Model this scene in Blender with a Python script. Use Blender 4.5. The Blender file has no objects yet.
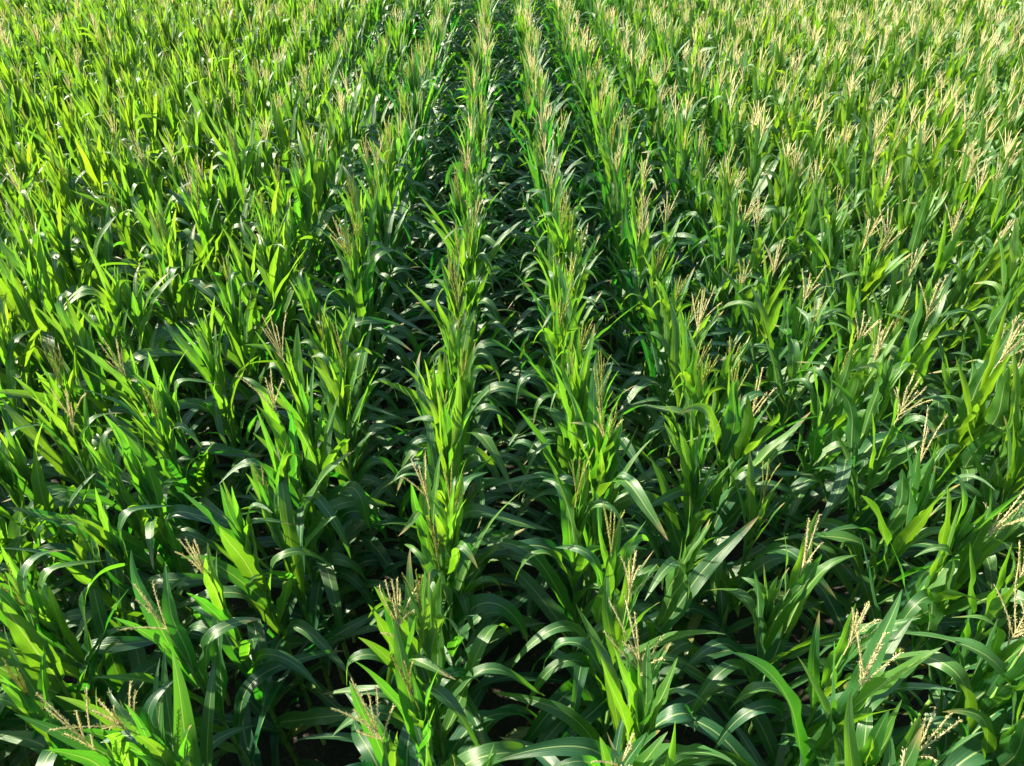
import bpy, math, random
import numpy as np
from mathutils import Matrix, Vector, Euler

R = math.radians
scene = bpy.context.scene
COL = scene.collection

# ------------------------------------------------------------------ camera
W_PX, H_PX = 1024, 766
F_PX = 711.0
PITCH = 36.4          # degrees below the horizon
YAW = -0.8
CAM = np.array([0.0, 0.0, 4.32])
TUFT_Z = 2.0          # level of the plant tops

cd = bpy.data.cameras.new("camera")
cam = bpy.data.objects.new("camera", cd)
COL.objects.link(cam)
cd.sensor_width = 36.0
cd.lens = F_PX / W_PX * 36.0
cd.clip_start = 0.05
cd.clip_end = 2000.0
cam.location = CAM
cam.rotation_euler = (R(90 - PITCH), 0, R(YAW))
scene.camera = cam
ROT = np.array(cam.rotation_euler.to_matrix())


def project(p):
    """world point -> pixel x, pixel y, depth"""
    q = (np.asarray(p) - CAM) @ ROT
    d = -q[..., 2]
    return W_PX / 2 + F_PX * q[..., 0] / d, H_PX / 2 - F_PX * q[..., 1] / d, d


def ray_at_height(px, py, z):
    """world point at height z seen at a pixel of the photograph"""
    d = ROT @ np.array([(px - W_PX / 2) / F_PX, -(py - H_PX / 2) / F_PX, -1.0])
    t = (z - CAM[2]) / d[2]
    return CAM + d * t


# ------------------------------------------------------------------ light
world = bpy.data.worlds.new("World")
scene.world = world
world.use_nodes = True
nt = world.node_tree
nt.nodes.clear()
SUN_EL, SUN_AZ = 33.0, -73.0      # azimuth from +Y (view direction), negative = to the left
sky = nt.nodes.new("ShaderNodeTexSky")
sky.sky_type = 'NISHITA'
sky.sun_disc = False
sky.sun_elevation = R(SUN_EL)
sky.sun_rotation = R(SUN_AZ)
bg = nt.nodes.new("ShaderNodeBackground")
bg.inputs["Strength"].default_value = 0.088
out = nt.nodes.new("ShaderNodeOutputWorld")
nt.links.new(sky.outputs[0], bg.inputs[0])
nt.links.new(bg.outputs[0], out.inputs[0])

sl = bpy.data.lights.new("sun", 'SUN')
sl.energy = 5.0
sl.angle = R(0.5)
sl.color = (1.0, 0.91, 0.70)
sun = bpy.data.objects.new("sun", sl)
COL.objects.link(sun)
az, el = R(SUN_AZ), R(SUN_EL)
to_sun = Vector((math.sin(az) * math.cos(el), math.cos(az) * math.cos(el), math.sin(el)))
sun.rotation_euler = to_sun.to_track_quat('Z', 'Y').to_euler()
sun.location = (-6, 3, 8)

scene.view_settings.view_transform = 'Standard'
scene.view_settings.look = 'None'
scene.view_settings.gamma = 1.0
scene.view_settings.exposure = 1.76
scene.render.engine = 'CYCLES'
cy = scene.cycles
cy.max_bounces = 8
cy.diffuse_bounces = 4
cy.glossy_bounces = 3
cy.transmission_bounces = 6
cy.use_denoising = True
try:
    cy.denoiser = 'OPENIMAGEDENOISE'
    cy.denoising_input_passes = 'RGB_ALBEDO_NORMAL'
except Exception:
    pass


# ------------------------------------------------------------------ materials
class Nodes:
    def __init__(self, name):
        self.m = bpy.data.materials.new(name)
        self.m.use_nodes = True
        self.t = self.m.node_tree
        self.t.nodes.clear()

    def n(self, kind, **kw):
        nd = self.t.nodes.new(kind)
        for k, v in kw.items():
            setattr(nd, k, v)
        return nd

    def l(self, a, b):
        self.t.links.new(a, b)

    def put(self, sock, v):
        if isinstance(v, bpy.types.NodeSocket):
            self.l(v, sock)
        else:
            sock.default_value = v

    def math(self, op, a, b=None, c=None):
        nd = self.n("ShaderNodeMath", operation=op)
        for i, v in enumerate((a, b, c)):
            if v is not None:
                self.put(nd.inputs[i], v)
        return nd.outputs[0]

    def ramp(self, v, a, b, lo=0.0, hi=1.0, smooth=True):
        nd = self.n("ShaderNodeMapRange")
        nd.interpolation_type = 'SMOOTHSTEP' if smooth else 'LINEAR'
        self.put(nd.inputs[0], v)
        nd.inputs[1].default_value, nd.inputs[2].default_value = a, b
        nd.inputs[3].default_value, nd.inputs[4].default_value = lo, hi
        return nd.outputs[0]

    def mix(self, f, a, b, mode='MIX'):
        nd = self.n("ShaderNodeMix", data_type='RGBA', blend_type=mode)
        self.put(nd.inputs[0], f)
        for i, v in ((6, a), (7, b)):
            if isinstance(v, tuple):
                v = (*v, 1.0)
            self.put(nd.inputs[i], v)
        return nd.outputs[2]

    def noise(self, vec, scale, detail=3.0):
        nd = self.n("ShaderNodeTexNoise")
        self.l(vec, nd.inputs["Vector"])
        nd.inputs["Scale"].default_value = scale
        nd.inputs["Detail"].default_value = detail
        return nd.outputs[0]


def leaf_material():
    N = Nodes("maize_leaf")
    uv = N.n("ShaderNodeUVMap", uv_map="UVMap").outputs[0]
    sep = N.n("ShaderNodeSeparateXYZ")
    N.l(uv, sep.inputs[0])
    u, v = sep.outputs[0], sep.outputs[1]
    tone = N.n("ShaderNodeAttribute", attribute_name="leaf_tone").outputs["Fac"]
    age = N.n("ShaderNodeAttribute", attribute_name="leaf_age").outputs["Fac"]
    orand = N.n("ShaderNodeObjectInfo").outputs["Random"]
    tone = N.math('FRACT', N.math('ADD', tone, orand))
    pos = N.n("ShaderNodeNewGeometry").outputs["Position"]
    # distance from the midrib, 0..1
    d = N.math('ABSOLUTE', N.math('MULTIPLY_ADD', u, 2.0, -1.0))
    rib = N.ramp(d, 0.035, 0.10, 1.0, 0.0)
    # parallel veins
    vein = N.math('SINE', N.math('MULTIPLY', u, 118.0))
    vein2 = N.math('SINE', N.math('MULTIPLY', u, 47.0))
    vv = N.math('ADD', N.math('MULTIPLY', vein, 0.5), N.math('MULTIPLY', vein2, 0.5))
    # streaks and blotches along the blade
    mp = N.n("ShaderNodeMapping")
    mp.inputs["Scale"].default_value = (9.0, 2.2, 1.0)
    N.l(uv, mp.inputs[0])
    shift = N.n("ShaderNodeCombineXYZ")
    N.l(N.math('MULTIPLY', tone, 37.0), shift.inputs[0])
    N.l(N.math('MULTIPLY', tone, 91.0), shift.inputs[1])
    N.l(shift.outputs[0], mp.inputs[1])
    streak = N.noise(mp.outputs[0], 1.6, 4.0)
    field = N.noise(pos, 0.35, 2.0)

    f = N.math('MULTIPLY_ADD', tone, 0.50, N.math('MULTIPLY', age, 0.40))
    f = N.math('ADD', f, N.math('MULTIPLY_ADD', streak, 0.4, -0.22))
    f = N.math('ADD', f, N.math('MULTIPLY_ADD', field, 0.6, -0.3))
    # the rows away from the middle of the plot are tinted a little yellower
    sp = N.n("ShaderNodeSeparateXYZ")
    N.l(pos, sp.inputs[0])
    f = N.math('ADD', f, N.ramp(N.math('ABSOLUTE', sp.outputs[0]), 0.8, 4.6, -0.20, 0.10))
    base = N.mix(f, (0.008, 0.066, 0.044), (0.080, 0.190, 0.012))
    base = N.mix(N.ramp(vv, -1.0, 1.0, 0.0, 0.28), base, (0.07, 0.22, 0.03))
    base = N.mix(N.math('MULTIPLY', rib, 0.75), base, (0.34, 0.46, 0.17))
    yellowed = N.math('MULTIPLY', N.ramp(age, 0.05, 0.30, 1.0, 0.0), N.ramp(tone, 0.62, 0.80))
    base = N.mix(N.math('MULTIPLY', yellowed, N.ramp(streak, 0.35, 0.65)), base, (0.28, 0.24, 0.05))
    specks = N.math('MULTIPLY', N.ramp(N.noise(mp.outputs[0], 13.0, 2.0), 0.68, 0.74), 0.55)
    base = N.mix(specks, base, (0.22, 0.20, 0.08))
    dry = N.math('MULTIPLY', N.ramp(v, 0.84, 0.97), N.ramp(N.math('FRACT', N.math('MULTIPLY', tone, 7.31)), 0.6, 0.75))
    base = N.mix(N.math('MULTIPLY', dry, 0.8), base, (0.36, 0.25, 0.10))

    trans = N.mix(f, (0.012, 0.38, 0.014), (0.50, 0.74, 0.014))
    trans = N.mix(N.ramp(vv, -1.0, 1.0, 0.0, 0.35), trans, (0.02, 0.20, 0.01))
    fine = N.noise(mp.outputs[0], 9.0, 5.0)
    trans = N.mix(N.ramp(fine, 0.35, 0.75, 0.0, 0.45), trans, (0.05, 0.26, 0.012))
    trans = N.mix(N.math('MULTIPLY', rib, 0.6), trans, (0.45, 0.6, 0.10))

    bump = N.n("ShaderNodeBump")
    bump.inputs["Strength"].default_value = 0.35
    bump.inputs["Distance"].default_value = 0.004
    N.l(N.math('SUBTRACT', N.math('MULTIPLY', vv, 0.4), N.math('MULTIPLY', rib, 1.2)), bump.inputs["Height"])

    p = N.n("ShaderNodeBsdfPrincipled")
    N.l(base, p.inputs["Base Color"])
    N.l(N.ramp(streak, 0.3, 0.7, 0.31, 0.48), p.inputs["Roughness"])
    p.inputs["Specular IOR Level"].default_value = 0.85
    N.l(bump.outputs[0], p.inputs["Normal"])
    tr = N.n("ShaderNodeBsdfTranslucent")
    N.l(trans, tr.inputs[0])
    ms = N.n("ShaderNodeMixShader")
    N.l(N.ramp(N.math('FRACT', N.math('MULTIPLY', tone, 5.7)), 0.0, 1.0, 0.29, 0.48), ms.inputs[0])
    N.l(p.outputs[0], ms.inputs[1])
    N.l(tr.outputs[0], ms.inputs[2])
    o = N.n("ShaderNodeOutputMaterial")
    N.l(ms.outputs[0], o.inputs[0])
    return N.m


def simple_material(name, c1, c2, scale, rough=0.6, translucent=0.0):
    N = Nodes(name)
    tc = N.n("ShaderNodeNewGeometry").outputs["Position"]
    f = N.noise(tc, scale, 3.0)
    col = N.mix(N.ramp(f, 0.35, 0.65), c1, c2)
    p = N.n("ShaderNodeBsdfPrincipled")
    N.l(col, p.inputs["Base Color"])
    p.inputs["Roughness"].default_value = rough
    o = N.n("ShaderNodeOutputMaterial")
    if translucent:
        tr = N.n("ShaderNodeBsdfTranslucent")
        N.l(col, tr.inputs[0])
        ms = N.n("ShaderNodeMixShader")
        ms.inputs[0].default_value = translucent
        N.l(p.outputs[0], ms.inputs[1])
        N.l(tr.outputs[0], ms.inputs[2])
        N.l(ms.outputs[0], o.inputs[0])
    else:
        N.l(p.outputs[0], o.inputs[0])
    return N.m


def soil_material():
    N = Nodes("field_soil")
    pos = N.n("ShaderNodeNewGeometry").outputs["Position"]
    a = N.noise(pos, 3.0, 6.0)
    b = N.noise(pos, 40.0, 4.0)
    col = N.mix(N.ramp(a, 0.3, 0.7), (0.014, 0.010, 0.007), (0.034, 0.025, 0.017))
    col = N.mix(N.ramp(b, 0.55, 0.75), col, (0.055, 0.042, 0.028))
    bump = N.n("ShaderNodeBump")
    bump.inputs["Strength"].default_value = 0.8
    bump.inputs["Distance"].default_value = 0.03
    N.l(b, bump.inputs["Height"])
    p = N.n("ShaderNodeBsdfPrincipled")
    N.l(col, p.inputs["Base Color"])
    p.inputs["Roughness"].default_value = 0.85
    N.l(bump.outputs[0], p.inputs["Normal"])
    o = N.n("ShaderNodeOutputMaterial")
    N.l(p.outputs[0], o.inputs[0])
    return N.m


M_LEAF = leaf_material()
M_STALK = simple_material("maize_stalk", (0.10, 0.22, 0.04), (0.17, 0.30, 0.06), 14.0, 0.5)
M_TASSEL = simple_material("maize_tassel_ripe", (0.68, 0.63, 0.33), (0.86, 0.81, 0.52), 30.0, 0.7, 0.55)
M_YOUNG = simple_material("maize_tassel_young", (0.42, 0.50, 0.10), (0.62, 0.60, 0.22), 30.0, 0.6, 0.5)
MATS = [M_LEAF, M_STALK, M_TASSEL, M_YOUNG]


# ------------------------------------------------------------------ plant geometry (numpy)
class Geo:
    """one part: verts, quads, uv per vert, tone, age, material slot"""
    def __init__(self, kind, v, q, uv, tone, age, slot):
        self.kind, self.v, self.q, self.uv, self.tone, self.age, self.slot = kind, v, q, uv, tone, age, slot


def grid_quads(nr, nc, base=0):
    i = np.arange(nr - 1)[:, None] * nc + np.arange(nc - 1)[None, :]
    i = i.ravel() + base
    return np.stack([i, i + 1, i + 1 + nc, i + nc], 1)


def tube(pts, rad, sides):
    """closed-ring tube along pts, returns verts, quads"""
    pts = np.asarray(pts)
    n = len(pts)
    t = np.gradient(pts, axis=0)
    t /= np.linalg.norm(t, axis=1)[:, None] + 1e-9
    ref = np.array([0.31, 0.95, 0.05])
    a = np.cross(t, ref)
    a /= np.linalg.norm(a, axis=1)[:, None] + 1e-9
    b = np.cross(t, a)
    ang = np.arange(sides) / sides * 2 * np.pi
    v = pts[:, None, :] + rad[:, None, None] * (np.cos(ang)[None, :, None] * a[:, None, :] + np.sin(ang)[None, :, None] * b[:, None, :])
    v = v.reshape(-1, 3)
    q = []
    for i in range(n - 1):
        for k in range(sides):
            k2 = (k + 1) % sides
            q.append((i * sides + k, i * sides + k2, (i + 1) * sides + k2, (i + 1) * sides + k))
    return v, np.array(q)


def make_leaf(rs, origin, azim, L, W, phi0, bend, kink, twist, drift, age, hi):
    segs = 26 if hi else 9
    us = np.array([-1, -0.5, 0, 0.5, 1]) if hi else np.array([-1, 0, 1.0])
    s = np.linspace(0, 1, segs + 1)
    phi = phi0 + bend * s ** rs.uniform(1.3, 2.2)
    if kink is not None:
        ks, ka = kink
        phi = phi + ka / (1 + np.exp(-(s - ks) * 19))
    phi = np.minimum(phi, R(172))
    az = azim + drift * s ** 1.5
    Rv = np.stack([np.cos(az), np.sin(az), 0 * az], 1)
    Z = np.array([0, 0, 1.0])
    T = np.sin(phi)[:, None] * Rv + np.cos(phi)[:, None] * Z
    S = np.cross(Z, Rv)
    Nn = np.cross(T, S)          # upper side: towards the stalk while erect, up once arched
    Nn = -Nn if np.mean(Nn[:, 2]) < 0 and False else Nn
    roll = twist[0] + twist[1] * s
    S2 = np.cos(roll)[:, None] * S + np.sin(roll)[:, None] * Nn
    N2 = -np.sin(roll)[:, None] * S + np.cos(roll)[:, None] * Nn
    ds = L / segs
    sway = np.cumsum(np.sin(rs.uniform(5, 11) * s + rs.uniform(0, 6.28)) * rs.uniform(0, 0.16))[:, None] * ds * S
    mid = sway - sway[0] + origin + np.concatenate([np.zeros((1, 3)), np.cumsum((T[:-1] + T[1:]) * 0.5 * ds, axis=0)])
    w = np.minimum(1.0, 0.50 + 2.2 * s) * np.clip(1 - s ** 2.4, 0, 1) ** 0.85
    w = np.maximum(w, 0.018) * W * 0.5
    fold = 0.55 * np.exp(-s * 5) + 0.16 + 0.10 * s
    p1, p2 = rs.uniform(0, 6.28, 2)
    fr1, fr2 = rs.uniform(12, 24, 2)
    amp = rs.uniform(0.08, 0.42)
    env = np.sin(np.pi * np.clip(s * 1.1, 0, 1)) ** 0.7
    p3, fr3, amp3 = rs.uniform(0, 6.28), rs.uniform(30, 48), (rs.uniform(0.02, 0.10) if hi else 0.0)
    rows = []
    for uu in us:
        ruff = amp * (np.sin(fr1 * s + p1) if uu < 0 else np.sin(fr2 * s + p2)) * env * uu * uu + amp3 * np.sin(fr3 * s + p3 + uu) * env * uu * uu
        off = S2 * (uu * w)[:, None] + N2 * ((abs(uu) ** 1.3 * fold + ruff) * w)[:, None]
        rows.append(mid + off)
    v = np.stack(rows, 1).reshape(-1, 3)
    uvv = np.stack([np.tile((us + 1) / 2, segs + 1), np.repeat(s, len(us))], 1)
    return Geo("leaf", v, grid_quads(segs + 1, len(us)), uvv, rs.uniform(0, 1), age, 0)


def make_tassel(rs, origin, lean, style, hi):
    V, Q = [], []
    cnt = 0
    nb = int(rs.integers(4, 10)) if style == 'open' else int(rs.integers(3, 7))
    branches = [(0.0, 0.0, 0.0, rs.uniform(0.28, 0.37))]
    for k in range(nb):
        a = k * 2.4 + rs.uniform(-0.5, 0.5)
        th = R(rs.uniform(5, 32)) if style == 'open' else R(rs.uniform(3, 14))
        branches.append((rs.uniform(0.02, 0.12), a, th, rs.uniform(0.14, 0.26)))
    for bi, (z0, a, th, L) in enumerate(branches):
        n = 15 if hi else 8
        s = np.linspace(0, 1, n)
        curve = rs.uniform(-0.15, 0.4) if bi else rs.uniform(-0.2, 0.2)
        thh = th + curve * s * s
        if bi == 0:
            a = rs.uniform(0, 6.28)
        d = np.stack([np.sin(thh) * np.cos(a), np.sin(thh) * np.sin(a), np.cos(thh)], 1)
        pts = origin + np.array([0, 0, z0]) + np.concatenate([np.zeros((1, 3)), np.cumsum(d[:-1] * L / (n - 1), axis=0)])
        r = np.full(n, 0.0022) if hi else np.where(np.arange(n) % 2, 0.0042, 0.0030)
        r[-1] *= 0.5
        if not hi:
            r[0] = 0.002
        v, q = tube(pts, r, 4 if hi else 3)
        V.append(v); Q.append(q + cnt); cnt += len(v)
        if hi:
            # paired spikelets all along the branch, closed double wedges
            m = int(L / 0.0062)
            ts = np.linspace(0.10 if bi else 0.25, 0.985, m)
            for j, t in enumerate(ts):
                c = np.array([np.interp(t, s, pts[:, i]) for i in range(3)])
                dd = np.array([np.interp(t, s, d[:, i]) for i in range(3)])
                aa = j * 2.4 + rs.uniform(-1.2, 1.2)
                e = np.cross(dd, [math.cos(aa), math.sin(aa), 0.2])
                e /= np.linalg.norm(e) + 1e-9
                f = np.cross(dd, e)
                sp = rs.uniform(0.10, 0.42) if style == 'open' else 0.12
                ax = dd * (1 - sp) + e * sp
                ax /= np.linalg.norm(ax)
                ln = rs.uniform(0.010, 0.018)
                wd = rs.uniform(0.0014, 0.0024)
                b0 = c + e * 0.002
                midp = b0 + ax * ln * 0.5
                g = np.cross(ax, f)
                quad = np.array([b0, midp + f * wd, b0 + ax * ln, midp - f * wd, midp + g * wd, midp - g * wd])
                V.append(quad)
                Q.append(np.array([(0, 1, 2, 4), (0, 4, 2, 3), (0, 3, 2, 5), (0, 5, 2, 1)]) + cnt)
                cnt += 6
    v = np.concatenate(V)
    # stem lean
    v = v + (v[:, 2:3] - origin[2]) * np.array([lean])
    return Geo("tassel", v, np.concatenate(Q), np.zeros((len(v), 2)), 0.5, 0.5, 2 if style == 'open' else 3)


def make_plant(seed, style, hi):
    """style: 'open', 'young' or 'none'"""
    rs = np.random.default_rng(seed)
    parts = []
    ztop = 1.80
    n_leaf = 15
    bx, by = rs.uniform(-0.05, 0.05, 2)

    def axis(z):
        k = (z / ztop) ** 2
        return np.array([bx * k, by * k, z])

    zs = np.linspace(0, ztop + (0.115 if style != 'none' else 0.0), 26 if hi else 5)
    pts = np.array([axis(z) for z in zs])
    rad = 0.0135 - 0.0080 * (zs / ztop) ** 1.5
    if hi:
        rad = rad * (1 + 0.14 * (np.arange(len(zs)) % 2))
    v, q = tube(pts, rad, 8 if hi else 3)
    parts.append(Geo("stalk", v, q, np.zeros((len(v), 2)), 0.5, 0.5, 1))
    az0 = rs.normal(0, 0.55)           # the two ranks of leaves mostly reach across the row
    for i in range(n_leaf):
        t = i / (n_leaf - 1)
        z = 0.40 + (ztop - 0.46) * t ** 0.88 + rs.uniform(-0.02, 0.02)
        az = az0 + i * math.pi + rs.normal(0, 0.40 + 0.35 * t)
        L = (0.68 + 0.80 * t * (1 - t) - 0.24 * t) * rs.uniform(0.85, 1.18)
        W = (0.072 + 0.060 * t * (1 - t) - 0.006 * t) * rs.uniform(0.74, 1.20)
        kink = None
        if t < 0.42:
            phi0 = R(rs.uniform(30, 52))
            bend = R(rs.uniform(55, 110))
            if rs.random() < 0.5:
                kink = (rs.uniform(0.35, 0.6), R(rs.uniform(30, 70)))
        elif t < 0.76:
            phi0 = R(rs.uniform(10, 26))
            bend = R(rs.uniform(8, 45))
            if rs.random() < 0.72:
                kink = (rs.uniform(0.38, 0.68), R(rs.uniform(70, 130)))
        else:
            phi0 = R(rs.uniform(3, 14))
            bend = R(rs.uniform(0, 24))
            if rs.random() < 0.22:
                kink = (rs.uniform(0.6, 0.85), R(rs.uniform(60, 130)))
        twist = (rs.normal(0, 0.15), rs.normal(0, 0.55))
        o = axis(z) + np.array([math.cos(az), math.sin(az), 0]) * 0.008
        parts.append(make_leaf(rs, o, az, L, W, phi0, bend, kink, twist, rs.normal(0, 0.45), t, hi))
    if style != 'open':
        # the rolled top leaves still wrap the tassel
        for k in range(5 if style == 'none' else 4):
            az = az0 + k * 2.1 + rs.normal(0, 0.3)
            o = axis(ztop - 0.12 + 0.03 * k)
            parts.append(make_leaf(rs, o, az, rs.uniform(0.28, 0.48), rs.uniform(0.026, 0.052), R(rs.uniform(2, 13)),
                                   R(rs.uniform(0, 14)), None, (0, rs.normal(0, 0.4)), 0.1, 1.0, hi))
    if style != 'none':
        lean = (rs.normal(0, 0.08), rs.normal(0, 0.08), 0.0)
        parts.append(make_tassel(rs, axis(ztop + 0.11), lean, style, hi))
    return parts


def mesh_from(name, v, q, uv, tone, age, slots, mats):
    me = bpy.data.meshes.new(name)
    nv, nq = len(v), len(q)
    me.vertices.add(nv)
    me.vertices.foreach_set("co", np.ascontiguousarray(v, dtype=np.float32).ravel())
    me.loops.add(nq * 4)
    me.loops.foreach_set("vertex_index", np.ascontiguousarray(q, dtype=np.int32).ravel())
    me.polygons.add(nq)
    me.polygons.foreach_set("loop_start", np.arange(nq, dtype=np.int32) * 4)
    me.polygons.foreach_set("loop_total", np.full(nq, 4, dtype=np.int32))
    me.polygons.foreach_set("use_smooth", np.ones(nq, dtype=bool))
    for m in mats:
        me.materials.append(m)
    if slots is not None:
        me.polygons.foreach_set("material_index", np.ascontiguousarray(slots, dtype=np.int32))
    ul = me.uv_layers.new(name="UVMap")
    ul.data.foreach_set("uv", np.ascontiguousarray(uv[q.ravel()], dtype=np.float32).ravel())
    for nm, val in (("leaf_tone", tone), ("leaf_age", age)):
        at = me.attributes.new(nm, 'FLOAT', 'POINT')
        at.data.foreach_set("value", np.ascontiguousarray(val, dtype=np.float32))
    me.update()
    me.validate()
    return me


# ------------------------------------------------------------------ where the plants stand
rng = random.Random(7)
ROW_GAP = 0.747
ROW_X0 = -0.30                      # first row left of the furrow under the camera
STEP = 0.165

# plants whose tops can be read off the photograph: pixel of the tassel base or tuft, style
SEEN = [
    (80, 445, 'open'), (208, 600, 'open'), (177, 648, 'open'), (135, 728, 'open'), (95, 755, 'open'),
    (400, 638, 'open'), (417, 513, 'open'), (382, 765, 'open'), (594, 458, 'open'), (622, 618, 'open'),
    (632, 693, 'open'), (600, 575, 'young'), (744, 428, 'open'), (807, 583, 'open'), (837, 668, 'open'),
    (905, 483, 'open'), (887, 438, 'open'), (977, 548, 'open'), (1018, 590, 'open'), (892, 766, 'open'),
    (762, 245, 'open'), (800, 190, 'open'), (700, 165, 'open'), (637, 195, 'open'), (664, 115, 'open'),
    (807, 320, 'open'), (845, 355, 'open'), (857, 372, 'open'), (877, 262, 'open'), (907, 292, 'open'),
    (942, 250, 'open'), (995, 262, 'open'), (982, 365, 'open'), (1012, 385, 'open'), (690, 340, 'open'),
    (647, 250, 'open'), (670, 240, 'open'), (550, 205, 'open'), (585, 365, 'young'), (397, 150, 'open'),
    (355, 232, 'young'), (350, 262, 'open'), (290, 370, 'open'), (240, 300, 'young'), (135, 385, 'open'),
    (215, 345, 'none'), (245, 535, 'none'), (432, 490, 'young'), (432, 410, 'none'), (120, 480, 'none'),
    (30, 600, 'none'), (20, 470, 'none'), (30, 300, 'none'), (150, 235, 'none'), (310, 310, 'none'),
    (335, 400, 'none'), (700, 480, 'none'), (585, 520, 'young'), (690, 570, 'none'), (925, 560, 'none'),
]


def smooth_noise(x, y):
    return (math.sin(x * 0.9 + 1.3) * math.cos(y * 0.55 + 0.4) + 0.6 * math.sin(x * 0.37 - y * 0.8 + 2.0)) / 1.6


spots = []          # x, y, row, style, lean_x, lean_y, scale
taken = {}
for px, py, st in SEEN:
    zt = 1.86
    P = ray_at_height(px, py, zt)
    row = round((P[0] - ROW_X0) / ROW_GAP)
    xr = ROW_X0 + row * ROW_GAP
    dx = P[0] - xr
    bxp = xr + max(-0.06, min(0.06, dx))
    lean = max(-0.2, min(0.2, (P[0] - bxp) / zt))
    ly = rng.uniform(-0.04, 0.04)
    by = P[1] - ly * zt
    if any(abs(by - y) < 0.07 for y in taken.get(row, [])):
        continue
    taken.setdefault(row, []).append(by)
    spots.append((bxp, by, row, st, lean, ly, 1.0))

Y_END = 23.0
for row in range(-30, 33):
    xr = ROW_X0 + row * ROW_GAP
    y = -0.6 + rng.uniform(0, STEP)
    while y < Y_END:
        yy = y + rng.uniform(-0.045, 0.045)
        half = 0.74 * (yy * 0.805 + 1.6) + 2.4
        ok = abs(xr) < half and not any(abs(yy - t) < 0.13 for t in taken.get(row, []))
        if ok and rng.random() > 0.045:
            side = max(-1.0, min(1.0, xr / (0.5 * half)))
            p_open = 0.29 + 0.36 * side + 0.28 * min(1.0, max(0.0, (yy - 4.5) / 6.0)) + 0.12 * smooth_noise(xr * 2, yy)
            if yy < 5.5:
                p_open *= 0.40
            p_open = max(0.05, p_open)
            p_young = 0.34
            if -1 <= row <= 2 and yy > 2.2:
                p_open, p_young = p_open * 0.7, 0.62
            u = rng.random()
            st = 'open' if u < p_open else ('young' if u < p_open + p_young else 'none')
            sc = 1.0 + 0.045 * smooth_noise(xr, yy) + rng.gauss(0, 0.045)
            if rng.random() < 0.07:
                sc *= rng.uniform(0.72, 0.88)      # weak plants
            spots.append((xr + rng.gauss(0, 0.018), yy, row, st, rng.gauss(0, 0.022), rng.gauss(0, 0.035), sc))
        y += STEP

# how large each one shows in the photograph
cand = []
for k, sp in enumerate(spots):
    x, y, row, st, lx, ly, sc = sp
    pts = np.array([(x + lx * z, y + ly * z, z) for z in (1.3, 1.6, 1.9, 2.15)])
    px, py, d = project(pts)
    inside = [(-6 < a < W_PX + 6 and 0 < b < H_PX + 25 and dd > 0.3) for a, b, dd in zip(px, py, d)]
    if sum(inside) >= 1:
        cand.append((d[1], k))
cand.sort()
single = {k for _, k in cand[:300]}

# ------------------------------------------------------------------ build one of each kind
N_VAR = {'open': 14, 'young': 8, 'none': 10}
SEEDS = {st: [1000 * (1 + i) + 17 * j for j in range(n)] for i, (st, n) in enumerate(N_VAR.items())}


def build_source(seed, st):
    root = bpy.data.objects.new("corn_plant", None)
    root.empty_display_size = 0.2
    kids = []
    for g in make_plant(seed, st, True):
        n = len(g.v)
        me = mesh_from(g.kind, g.v, g.q, g.uv, np.full(n, g.tone), np.full(n, g.age), None, [MATS[g.slot]])
        o = bpy.data.objects.new(g.kind, me)
        o.parent = root
        kids.append(o)
    return root, kids


SOURCES = {}
used = set()
ORD = ["", "first", "second", "third", "fourth", "fifth", "sixth", "seventh", "eighth", "ninth", "tenth", "eleventh", "twelfth",
       "thirteenth", "fourteenth", "fifteenth", "sixteenth", "seventeenth", "eighteenth", "nineteenth"]
TENS = {20: ("twentieth", "twenty"), 30: ("thirtieth", "thirty"), 40: ("fortieth", "forty"), 50: ("fiftieth", "fifty")}


def ordinal(n):
    if n < 20:
        return ORD[n]
    t = n // 10 * 10
    return TENS[t][0] if n == t else TENS[t][1] + "-" + ORD[n - t]


LOOK = {'open': "corn plant with open tan tassel", 'young': "corn plant with narrow young tassel", 'none': "leafy corn plant without tassel"}
by_row = {}
for k in sorted(single, key=lambda k: spots[k][1]):
    by_row.setdefault(spots[k][2], []).append(k)

rot_rng = random.Random(21)
variant_of, spin_of = [], []
for sp in spots:
    variant_of.append(rot_rng.randrange(N_VAR[sp[3]]))
    spin_of.append(rot_rng.choice((0.0, math.pi)) + rot_rng.gauss(0, 0.3))


def pose(k):
    x, y, row, st, lx, ly, sc = spots[k]
    up = Vector((lx, ly, 1.0)).normalized()
    q = Vector((0, 0, 1)).rotation_difference(up)
    return (Matrix.Translation((x, y, -0.01)) @ q.to_matrix().to_4x4() @ Matrix.Rotation(spin_of[k], 4, 'Z') @ Matrix.Scale(sc, 4))


for row, ks in by_row.items():
    side = "left" if row <= 0 else "right"
    rn = (1 - row) if row <= 0 else row
    for i, k in enumerate(ks):
        st = spots[k][3]
        key = (st, variant_of[k])
        if key not in SOURCES:
            SOURCES[key] = build_source(SEEDS[st][variant_of[k]], st)
        root, kids = SOURCES[key]
        if key not in used:
            used.add(key)
            o, parts = root, kids
        else:
            o = root.copy()
            parts = []
            for c in kids:
                d = c.copy()
                d.parent = o
                parts.append(d)
        COL.objects.link(o)
        for d in parts:
            COL.objects.link(d)
        o.matrix_world = pose(k)
        o["label"] = f"{LOOK[st]}, {ordinal(i + 1)} from front, {ordinal(rn)} row {side} of centre"
        o["category"] = "corn plant"
        o["group"] = "corn plants standing in rows"

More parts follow.
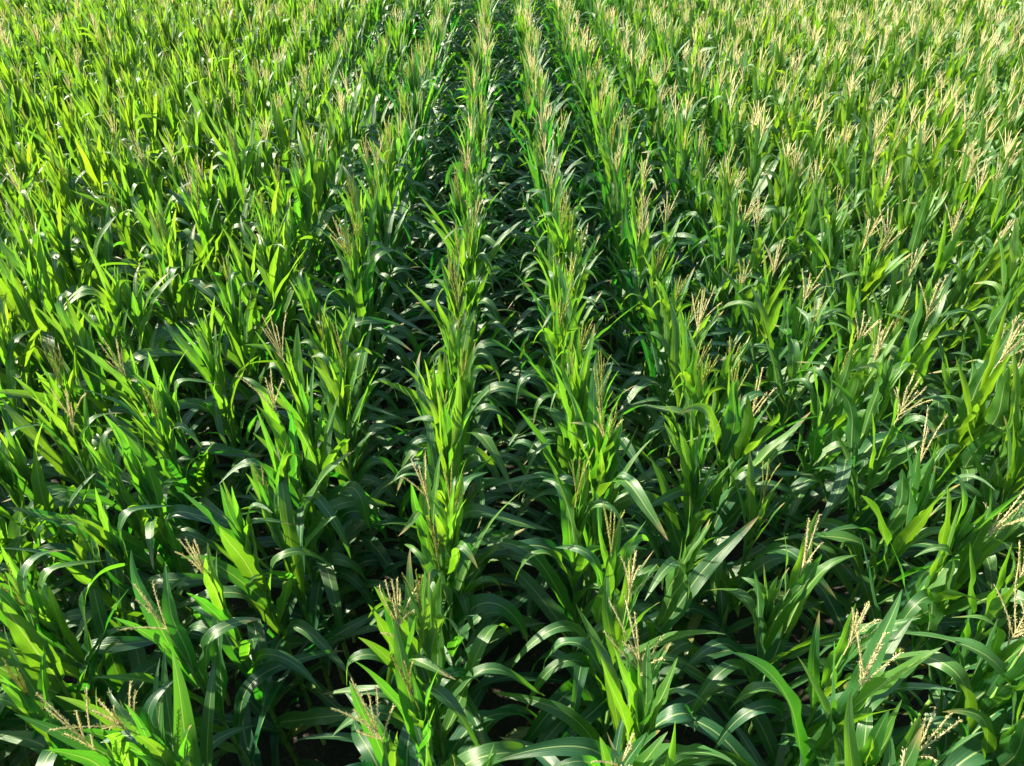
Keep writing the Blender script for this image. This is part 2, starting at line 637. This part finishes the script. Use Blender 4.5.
# ------------------------------------------------------------------ the rest of the field as one mass
LOW = {}
V, Q, UVs, TN, AG, SL = [], [], [], [], [], []
off = 0
mass_rng = np.random.default_rng(5)
for k, sp in enumerate(spots):
    if k in single:
        continue
    near = sp[1] < 2.2 and abs(sp[0]) < 4.5
    key = (sp[3], variant_of[k], near)
    if key not in LOW:
        gs = make_plant(SEEDS[sp[3]][variant_of[k]], sp[3], near)
        v = np.concatenate([g.v for g in gs])
        q, c = [], 0
        for g in gs:
            q.append(g.q + c)
            c += len(g.v)
        LOW[key] = (v, np.concatenate(q), np.concatenate([g.uv for g in gs]),
                    np.concatenate([np.full(len(g.v), g.tone) for g in gs]),
                    np.concatenate([np.full(len(g.v), g.age) for g in gs]),
                    np.concatenate([np.full(len(g.q), g.slot) for g in gs]))
    v, q, uv, tn, ag, slo = LOW[key]
    m = np.array(pose(k))
    V.append(v @ m[:3, :3].T + m[:3, 3])
    Q.append(q + off)
    off += len(v)
    UVs.append(uv)
    TN.append(np.mod(tn + mass_rng.uniform(0, 1), 1.0))
    AG.append(ag)
    SL.append(slo)
me = mesh_from("distant_corn", np.concatenate(V), np.concatenate(Q), np.concatenate(UVs), np.concatenate(TN),
               np.concatenate(AG), np.concatenate(SL), MATS)
mass = bpy.data.objects.new("distant_corn", me)
COL.objects.link(mass)
mass["kind"] = "stuff"
mass["label"] = "rest of the corn field in long rows running to the far edge"
mass["category"] = "corn"

# ------------------------------------------------------------------ ground
gx = np.concatenate([[-900, -200, -60], np.linspace(-24, 26, 180), [60, 200, 900]])
gy = np.concatenate([[-900, -200, -30], np.linspace(-2, 24, 120), [60, 200, 900]])
XX, YY = np.meshgrid(gx, gy)
ridge = 0.035 * np.cos((XX - ROW_X0) / ROW_GAP * 2 * np.pi)
inside = (np.abs(XX) < 30) & (YY > -3) & (YY < 26)
ZZ = np.where(inside, ridge + 0.012 * np.sin(XX * 9.1 + YY * 4.3) * np.cos(YY * 7.7), 0.0) - 0.03
gv = np.stack([XX.ravel(), YY.ravel(), ZZ.ravel()], 1)
gme = mesh_from("ground", gv, grid_quads(len(gy), len(gx)), gv[:, :2] * 0.1, np.zeros(len(gv)), np.zeros(len(gv)), None, [soil_material()])
ground = bpy.data.objects.new("ground", gme)
COL.objects.link(ground)
ground["kind"] = "structure"
ground["label"] = "dark bare soil between the rows of corn"
ground["category"] = "soil"
print("plants", len(spots), "single", len(single), "mass faces", len(me.polygons), "rows", {r: len(k) for r, k in by_row.items()})
